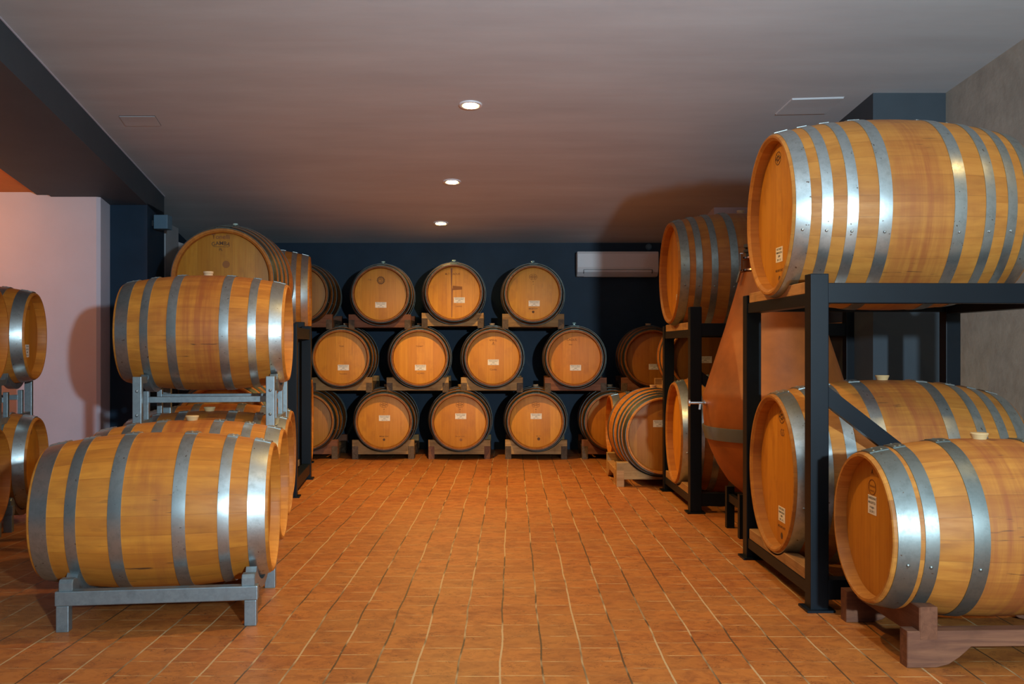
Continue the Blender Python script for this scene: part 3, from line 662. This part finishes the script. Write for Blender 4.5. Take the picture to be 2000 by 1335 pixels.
# ================================================================ BACK ROWS
def stk(y, z, w=0.115, h=0.058): return ('sticker', y, z, w, h, ['MOSCATO GIALLO', 'LIEVITO NATURALE', '2009', '225  L  N 5'])
toast = [('text', 'MEDIUM TOAST', 0.013, 0.0, -0.155, 'ink'), ('emblem', 'dot', 0.0, -0.188, 1.0, 'ink')]
oval = [('emblem', 'oval', 0.0, 0.175, 1.0, 'ink_soft'), ('text', 'M', 0.016, 0.0, 0.125, 'ink_soft'), ('text', 'A', 0.016, 0.0, 0.10, 'ink_soft')]
rows = [
 # name, x, z, yaw, label, marks, staves tint, head tint
 ('T1', -2.213, 1.722, 92, 'top-row barrel at the far left of the back wall, half hidden', [], (.62, .60, .58), (.62, .56, .55)),
 ('T2', -1.395, 1.72, 94.5, 'top-row back barrel whose head bears a round burst stamp and white sticker', [('emblem', 'burst', 0.0, 0.145, 0.95, 'ink'), ('text', 'F.lib', 0.022, 0.115, 0.15, 'ink_soft'), stk(0.0, -0.11)], (.60, .55, .46), (1.0, .98, .9)),
 ('T3', -0.628, 1.735, 93.5, 'top-row back barrel with a dark vertical seep line down its yellow head', [('text', 'M.T CADUS', 0.030, 0.015, 0.195, 'ink_soft'), stk(-0.055, -0.075), ('text', 'CADUS', 0.02, -0.05, -0.14, 'ink_soft'),
    ('quad', 'seep_line', [(0.034, 0.255), (0.016, 0.255), (0.020, 0.06), (0.014, 0.03), (0.020, -0.255), (0.027, -0.255), (0.026, 0.03), (0.030, 0.10)], 'crack'),
    ('quad', 'patch_mark', [(0.014, 0.075), (-0.085, 0.065), (-0.085, 0.035), (0.014, 0.028)], 'ink_soft'), ('quad', 'patch_edge', [(-0.080, 0.035), (-0.084, 0.035), (-0.084, -0.05), (-0.080, -0.05)], 'ink_soft')], (.62, .56, .46), (1.08, 1.0, .72)),
 ('T4', 0.223, 1.725, 89.6, 'rightmost barrel of the top back row, pale head with oval stamp and sticker', oval + [stk(-0.01, -0.10)] + toast, (.72, .70, .62), (1.02, 1.03, .95)),
 ('M0', -2.575, 1.06, 92, 'barrel behind the black rack at the left end of the middle back row', [], (.6, .55, .5), (.8, .7, .6)),
 ('M1', -1.797, 1.06, 93.5, 'middle-row back barrel next to the black rack on the left, sticker on its orange head', [('text', 'TILIA', 0.022, 0.0, 0.12, 'ink_soft'), stk(-0.02, -0.10), ('text', 'Tonnellerie', 0.017, -0.02, -0.165, 'ink_soft')], (.85, .80, .72), (1.0, .90, .74)),
 ('M2', -0.997, 1.06, 95, 'yellow-headed barrel of the middle back row under the burst-stamped one', [('text', 'TONAT', 0.022, 0.0, 0.12, 'ink_soft'), stk(-0.01, -0.10), ('text', 'VICARD', 0.022, -0.01, -0.16, 'ink_soft')], (.72, .66, .55), (1.1, 1.0, .70)),
 ('M3', -0.216, 1.06, 93, 'middle-row back barrel with arched lettering and a small tree stamp', [('text', 'TREUIL', 0.026, 0.0, 0.185, 'ink_soft', 0.10), ('emblem', 'tree', 0.0, 0.155, 0.8, 'ink_soft'), stk(0.0, -0.045), ('text', 'Cuvée', 0.028, 0.0, -0.12, 'ink_soft')], (.58, .54, .46), (1.0, .93, .78)),
 ('M4', 0.673, 1.058, 86.8, 'reddish-headed barrel in the middle back row under the air conditioner', [('text', 'CADUS', 0.032, 0.03, 0.19, 'ink_soft'), ('text', 'Allier', 0.018, 0.04, 0.14, 'ink_soft'), stk(-0.01, -0.10)], (.80, .72, .55), (1.0, .80, .66)),
 ('M5', 1.474, 1.058, 87.8, 'shaded barrel at the right end of the middle back row', [stk(-0.02, -0.09)], (.66, .55, .45), (.75, .60, .45)),
 ('B1', -2.156, 0.40, 92.6, 'shaded bottom-row back barrel beside the left black rack', [], (.80, .76, .66), (.68, .62, .60)),
 ('B2', -1.356, 0.40, 93.7, 'bottom-row back barrel with oval stamp, left of the three fully seen', oval + [stk(-0.005, 0.035)] + toast, (.72, .68, .56), (.98, .90, .80)),
 ('B3', -0.555, 0.40, 92, 'middle of the three fully seen barrels in the bottom back row', oval + [stk(-0.008, 0.055)] + [('text', 'MEDIUM TOAST', 0.013, 0.0, -0.155, 'ink_soft'), ('emblem', 'dot', -0.01, -0.19, 1.1, 'ink_soft')], (.75, .70, .60), (1.0, .90, .80)),
 ('B4', 0.255, 0.40, 88.9, 'bottom-row back barrel, right of the three fully seen, dark bung dot low on its head', oval + [stk(-0.004, 0.055)] + [('text', 'light toast', 0.013, -0.03, -0.15, 'ink_soft'), ('emblem', 'dot', -0.03, -0.18, 1.2, 'ink')], (.72, .68, .58), (1.02, .94, .80)),
 ('B5', 1.060, 0.40, 88.4, 'bottom-row back barrel partly hidden by the sideways floor barrel on the right', [], (.75, .65, .50), (.92, .76, .58)),
 ('B6', 1.86, 0.40, 89, 'hidden bottom-row barrel in the back right corner', [], (.6, .55, .5), (.8, .7, .6)),
]
CL = {'T1': 'wooden cradle at the far left of the top back row, cut by the black rack', 'T2': 'reddish wooden cradle carrying the burst-stamped barrel of the top back row',
      'T3': 'bright pale wooden cradle carrying the barrel with the dark seep line', 'T4': 'pale wooden cradle carrying the rightmost barrel of the top back row',
      'M0': 'wooden cradle of the middle back row behind the left black rack', 'M1': 'wooden cradle in the middle back row right beside the left black rack',
      'M2': 'wooden cradle carrying the yellow-headed barrel of the middle back row', 'M3': 'wooden cradle carrying the tree-stamped barrel of the middle back row',
      'M4': 'reddish wooden cradle under the reddish-headed barrel below the air conditioner', 'M5': 'shaded wooden cradle at the right end of the middle back row',
      'B1': 'dark floor cradle beside the left black rack at the back', 'B2': 'floor cradle at the back, leftmost of the three in full view', 'B3': 'floor cradle at the back, middle of the three in full view',
      'B4': 'greyish floor cradle at the back, rightmost of the three in full view', 'B5': 'shaded floor cradle at the back, partly hidden by the sideways barrel', 'B6': 'floor cradle in the back right corner'}
wood = {'T1': ('cradle_red', 'runner'), 'T2': ('cradle_red', 'runner'), 'T3': ('cradle', 'runner'), 'T4': ('cradle', 'runner'), 'M0': ('cradle', 'runner'), 'M1': ('cradle', 'runner'), 'M2': ('cradle', 'runner'), 'M3': ('cradle', 'runner'),
        'M4': ('cradle_red', 'runner'), 'M5': ('cradle_red', 'runner'), 'B1': ('cradle_red', 'runner'), 'B2': ('cradle', 'runner'), 'B3': ('cradle', 'runner_red'), 'B4': ('cradle', 'runner'), 'B5': ('cradle_red', 'runner'), 'B6': ('cradle', 'runner')}
grp = {'T': 'barrels of the top back row', 'M': 'barrels of the middle back row', 'B': 'barrels of the bottom back row'}
for nm, x, z, yaw, lab, marks, tint, htint in rows:
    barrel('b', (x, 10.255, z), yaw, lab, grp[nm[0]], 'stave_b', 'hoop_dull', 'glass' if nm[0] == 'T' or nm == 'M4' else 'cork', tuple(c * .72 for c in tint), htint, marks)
    cz = z if nm[0] == 'B' else 0.363
    wb, wr = wood[nm]
    cradle((x, 10.255, z - cz), 90 + (yaw - 90) * 0.3, cz, CL[nm], 'wooden cradles of the back wall stack', 'b', 0.325, wb, wr, top=0.20 if nm[0] == 'B' else 0.205)

# ================================================================ RIGHT SIDE
side_stk = ['PINOT GRIGIO', 'FERMENTAZIONE', '2009', '500  L  N 2']
tonneau_rack((1.915, 4.79, 0), 1.5, 'blue-black steel rack holding two large barrels at the right front', 'black steel barrel racks', czs=(0.535, 1.832), oy=(0.045, -0.03))
barrel('t', (1.858, 4.76, 1.834), 1.0, 'large eight-hooped barrel on top of the right front black rack', 'large barrels in the black racks', 'stave_t', 'hoop', None, (1.0, 1.0, 1.0), (.98, .88, .70),
       [('emblem', 'oval', 0.01, 0.290, 1.1, 'ink'), ('sticker', -0.01, -0.195, 0.11, 0.075, side_stk), ('text', 'MEDIUM TOAST', 0.017, -0.01, -0.275, 'ink'), ('emblem', 'dot', -0.015, -0.318, 1.3, 'ink')])
barrel('t', (1.890, 4.837, 0.537), 0.8, 'large barrel with cream bung on the bottom level of the right front black rack', 'large barrels in the black racks', 'stave_w', 'hoop', 'cream', (.95, .98, 1.05), (1.0, .86, .66),
       [('emblem', 'oval', -0.02, 0.285, 1.1, 'ink'), ('text', 'G5', 0.05, -0.03, 0.205, 'ink_soft'), ('sticker', -0.02, -0.21, 0.11, 0.075, side_stk), ('text', 'MEDIUM TOAST', 0.017, -0.02, -0.275, 'ink'), ('emblem', 'dot', -0.02, -0.318, 1.3, 'ink')])
tonneau_rack((1.845, 7.255, 0), 1.0, 'second blue-black steel rack, farther back on the right behind the terracotta vessel', 'black steel barrel racks', lx=1.11, ly=1.03, ztop=1.343, zpost=1.46, czs=(0.515, 1.741), kd='m')
barrel('m', (1.762, 7.30, 1.741), 1.9, 'large barrel on top of the farther right black rack, orange head towards the aisle', 'large barrels in the black racks', 'stave_t', 'hoop_mid', 'cork', (.80, .72, .62), (1.08, .92, .62),
       [('sticker', -0.09, -0.20, 0.11, 0.07, side_stk)])
barrel('m', (1.800, 7.30, 0.515), -0.7, 'large barrel on the bottom level of the farther right black rack', 'large barrels in the black racks', 'stave_t', 'hoop', None, (.85, .78, .66), (1.08, .92, .62),
       [('text', 'TILIA', 0.06, -0.06, 0.22, 'ink_soft')])
# front right barrel on its wooden cradle
barrel('f', (1.853, 3.757, 0.469), 2.1, 'six-hooped barrel with cream bung on a wooden cradle at the right front', 'barrels on the floor at the right', 'stave_w', 'hoop_mid', 'cream', (1.0, 1.05, 1.15), (.88, .74, .58),
       [('text', 'A', 0.028, 0.0, 0.215, 'ink'), ('emblem', 'ring', 0.0, 0.155, 1.05, 'crack'), ('text', 'Taransaud', 0.0135, 0.0, 0.160, 'crack'), ('text', 'FRANCE', 0.010, 0.0, 0.140, 'crack'), ('sticker', 0.0, 0.085, 0.078, 0.074, ['CHARDONNAY', 'MALOLATTICA', 'in legno', '225  2010  5'])])
cradle((1.893, 3.81, 0), 2.1, 0.469, 'heavy reddish wooden cradle with arched runners under the right front barrel', 'wooden cradles on the floor', 'f', 0.32, 'cradle_red', 'runner_red', top=0.245, rx=0.375, ext=0.08)
# barrels on the floor further back at the right
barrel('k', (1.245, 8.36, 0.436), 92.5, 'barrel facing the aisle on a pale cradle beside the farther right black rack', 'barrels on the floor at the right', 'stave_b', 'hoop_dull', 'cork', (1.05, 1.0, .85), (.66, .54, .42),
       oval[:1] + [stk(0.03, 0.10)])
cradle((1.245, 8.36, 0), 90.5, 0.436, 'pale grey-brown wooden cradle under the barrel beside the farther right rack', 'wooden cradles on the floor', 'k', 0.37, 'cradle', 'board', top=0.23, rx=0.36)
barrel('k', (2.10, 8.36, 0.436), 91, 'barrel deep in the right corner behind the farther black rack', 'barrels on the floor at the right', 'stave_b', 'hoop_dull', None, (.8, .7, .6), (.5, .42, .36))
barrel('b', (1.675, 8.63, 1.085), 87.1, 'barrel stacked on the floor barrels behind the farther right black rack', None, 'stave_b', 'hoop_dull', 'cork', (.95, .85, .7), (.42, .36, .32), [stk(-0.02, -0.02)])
cradle((1.675, 8.63, 0.733), 88, 0.352, 'small wooden cradle on the two floor barrels behind the farther rack', None, 'b', 0.34, 'board', 'board', top=0.205)
barrel('b', (1.420, 9.245, 0.41), 1.3, 'sideways floor barrel at the back right, hoops seen above the aisle-facing one', None, 'stave_b', 'hoop', 'cork', (.95, .85, .7), (.8, .7, .6))
cradle((1.420, 9.245, 0), 1.3, 0.41, 'wooden cradle under the sideways floor barrel at the back right', None, 'b', 0.325, 'cradle_red', 'cradle', top=0.215)

# terracotta vessel between the two right racks
vx, vy = 1.665, 6.0
t = thing('wine_amphora', 'tall orange cone-shaped terracotta wine vessel between the two right racks', 'amphora', (vx, vy, 0))
bm = bmesh.new(); lathe(bm, [(0.20, 0.0001), (0.21, 0.10), (0.25, 0.20), (0.33, 0.29), (0.43, 0.355), (0.53, 0.40), (0.60, 0.425), (0.675, 0.440), (0.76, 0.447), (0.86, 0.448), (0.885, 0.444), (0.90, 0.436), (1.02, 0.398), (1.3, 0.308), (1.55, 0.236), (1.645, 0.212), (1.660, 0.19), (1.660, 0.0001)], 'z', 80); mesh_obj('vessel_body', bm, M['terracotta'], t)
bm = bmesh.new(); lathe(bm, [(0.600, 0.424), (0.600, 0.436), (0.672, 0.452), (0.680, 0.452), (0.680, 0.438)], 'z', 80, closed=True); mesh_obj('support_band', bm, M['band'], t)
for a in (35, 145, 215, 325):
    bm = bmesh.new(); c, s = math.cos(R(a)), math.sin(R(a)); tube(bm, [(0.30 * c, 0.30 * s, 0.27), (0.30 * c, 0.30 * s, 0.0)], 0.05, 0.05); mesh_obj('stand_leg', bm, M['black'], t)
bm = bmesh.new()
for a, b in ((35, 145), (145, 215), (215, 325), (325, 35)): tube(bm, [(0.30 * math.cos(R(a)), 0.30 * math.sin(R(a)), 0.20), (0.30 * math.cos(R(b)), 0.30 * math.sin(R(b)), 0.20)], 0.03, 0.05)
mesh_obj('stand_ring', bm, M['black'], t)
bm = bmesh.new(); lathe(bm, [(1.650, 0.195), (1.668, 0.208), (1.672, 0.198), (1.722, 0.198), (1.726, 0.208), (1.740, 0.206), (1.745, 0.0001)], 'z', 48); mesh_obj('neck', bm, M['copper'], t)
bm = bmesh.new(); lathe(bm, [(1.654, 0.206), (1.654, 0.220), (1.664, 0.220), (1.664, 0.200)], 'z', 48, closed=True); lathe(bm, [(1.730, 0.206), (1.730, 0.220), (1.740, 0.220), (1.740, 0.200)], 'z', 48, closed=True); mesh_obj('clamp_ring', bm, M['chrome'], t)
bm = bmesh.new(); box(bm, -0.236, -0.215, -0.065, -0.035, 1.650, 1.765, bev=0.004); tube(bm, [(-0.228, -0.05, 1.66), (-0.250, -0.05, 1.58)], 0.03, 0.010); mesh_obj('clamp_latch', bm, M['chrome'], t)
bm = bmesh.new(); lathe(bm, [(1.740, 0.03), (1.765, 0.03), (1.772, 0.045), (1.785, 0.045), (1.79, 0.03), (1.80, 0.045), (1.82, 0.042), (1.822, 0.0001)], 'z', 24, origin=(-0.165, -0.05, 0)); mesh_obj('lid_valve', bm, M['darkpl'], t)
bm = bmesh.new(); lathe(bm, [(-0.560, 0.0001), (-0.560, 0.020), (-0.550, 0.022), (-0.545, 0.009), (-0.47, 0.009), (-0.466, 0.018), (-0.452, 0.018), (-0.44, 0.012)], 'x', 20, origin=(0, -0.06, 0.826)); tube(bm, [(-0.485, -0.06, 0.826), (-0.49, -0.06, 0.785)], 0.012, 0.012); mesh_obj('sampling_tap', bm, M['chrome'], t)

# ================================================================ LEFT SIDE
LG = 'barrels lying on the steel racks at the left'
RG = 'low galvanised barrel racks on the left floor'
def left_pair(x, y, z, yaw, label, kd='b', stave='stave_b', bung='cream', tint=(1, 1, 1), htint=(1, 1, 1), hoop='hoop', marks=None):
    return barrel(kd, (x, y, z), yaw + 180, label, LG, stave, hoop, bung, tint, htint, marks)
left_pair(-1.575, 4.285, 0.446, 8.5, 'nearest barrel at the left front, on a low galvanised rack', 'a', 'stave_b', None, (1.04, 1.0, .9), (.7, .6, .5))
low_rack((-1.522, 4.29, 0), 7, 0.446, 'low galvanised steel rack under the nearest left barrel', RG, 'a')
left_pair(-1.688, 5.00, 0.446, 8, 'floor barrel just behind the nearest left one, orange bung on top', 'b', 'stave_w', 'cream', (1.05, 1.0, .85), (.7, .6, .5))
left_pair(-1.825, 5.715, 0.446, 8, 'floor barrel with pale bung below the raised left barrel', 'b', 'stave_w', 'cream', (.9, .85, .8), (.7, .6, .5))
left_pair(-1.975, 6.43, 0.446, 8, 'last floor barrel of the left row, in the shade behind the raised barrel', 'b', 'stave_w', None, (.8, .75, .7), (.7, .6, .5))
for (x, y), lab in (((-1.688, 5.00), 'low steel rack under the second floor barrel of the left row'), ((-1.825, 5.715), 'low steel rack under the floor barrel below the raised one'), ((-1.975, 6.43), 'low steel rack under the last floor barrel of the left row')):
    low_rack((x, y, 0), 8, 0.446, lab, RG)
left_pair(-1.832, 5.715, 1.262, 7.6, 'raised barrel on the tall galvanised rack at the left, red wine streak below its bung', 'b', 'stave_w', 'cork', (1.08, 1.05, .95), (.9, .8, .6))
high_rack((-1.787, 5.72, 0.695), 8, 0.567, 'galvanised steel rack lifting the raised left barrel above the floor row', 'galvanised racks of the upper left level')
# barrels in the side bay, cut by the left edge
vstk = [('text', 'L2020', 0.035, -0.02, 0.19, 'ink_soft'), ('sticker', 0.01, -0.10, 0.09, 0.085, ['TOCAI', 'LIEVITO', '2009', '225 N 5'])]
left_pair(-3.673, 6.285, 1.249, 13, 'upper barrel of the side bay showing its whole head before the white wall', 'b', 'stave_b', 'cork', (1, .9, .8), (.85, .72, .6), 'hoop', vstk)
left_pair(-3.640, 6.245, 0.411, 13, 'lower barrel of the side bay showing its head before the white wall', 'b', 'stave_b', None, (1, .9, .8), (.85, .72, .6), 'hoop', vstk[:1])
left_pair(-3.510, 5.47, 1.249, 12, 'upper side-bay barrel cut off by the left picture edge', 'b', 'stave_b', 'cork', (.9, .75, .6), (.8, .65, .5))
left_pair(-3.485, 5.45, 0.411, 12, 'lower side-bay barrel cut off by the left picture edge', 'b', 'stave_b', None, (.9, .75, .6), (.8, .65, .5))
high_rack((-3.700, 6.280, 0.655), 13, 0.594, 'galvanised rack under the upper side-bay barrel before the white wall', 'galvanised racks of the upper left level')
high_rack((-3.540, 5.46, 0.655), 12, 0.594, 'galvanised rack under the upper side-bay barrel at the picture edge', 'galvanised racks of the upper left level')
low_rack((-3.640, 6.245, 0), 13, 0.411, 'low steel rack on the floor of the side bay before the white wall', RG)
low_rack((-3.485, 5.45, 0), 12, 0.411, 'low steel rack on the floor of the side bay at the picture edge', RG)
# black racks behind the steel racks
tonneau_rack((-2.545, 9.03, 0), 8.5, 'blue-black steel rack at the far left beside the back wall stack', 'black steel barrel racks', lx=1.10, ly=1.05, ztop=1.30, zpost=1.40, czs=(0.473, 1.662), kd='m', brace=0)
barrel('m', (-2.505, 9.09, 1.662), 190, 'large barrel on top of the far left black rack, bright hoops towards the aisle', 'large barrels in the black racks', 'stave_b', 'hoop', None, (1.0, .95, .85), (1, .9, .7))
barrel('m', (-2.488, 9.09, 0.473), 190, 'large barrel on the bottom level of the far left black rack', 'large barrels in the black racks', 'stave_b', 'hoop', None, (1.0, .95, .85), (1, .9, .7))
tonneau_rack((-2.30, 7.88, 0), 96, 'blue-black steel rack hidden behind the raised left barrel', 'black steel barrel racks', lx=1.02, ly=1.05, ztop=1.33, zpost=1.36, czs=(0.50, 1.712), kd='m', brace=0)
barrel('m', (-2.315, 7.93, 1.712), 96, 'big barrel rising behind the raised left one, round head with GAMBA lettering', 'large barrels in the black racks', 'stave_t', 'hoop_dull', 'glass', (.85, .76, .66), (.74, .70, .68),
       [('text', 'GAMBA', 0.042, 0.02, 0.275, 'ink', 0.22), ('text', 'Tonelli', 0.05, 0.02, 0.325, 'crack'), ('text', 'PL', 0.028, 0.02, 0.225, 'ink'),
        ('quad', 'brand_underline', [(0.085, 0.252), (0.075, 0.249), (-0.035, 0.249), (-0.045, 0.252), (-0.035, 0.246), (0.075, 0.246)], 'ink'),
        ('emblem', 'dot', -0.02, 0.11, 2.2, 'ink_soft')])
barrel('m', (-2.315, 7.93, 0.50), 96, 'big barrel on the bottom level behind the left steel racks', 'large barrels in the black racks', 'stave_t', 'hoop_dull', None, (.7, .6, .5), (.7, .6, .5))
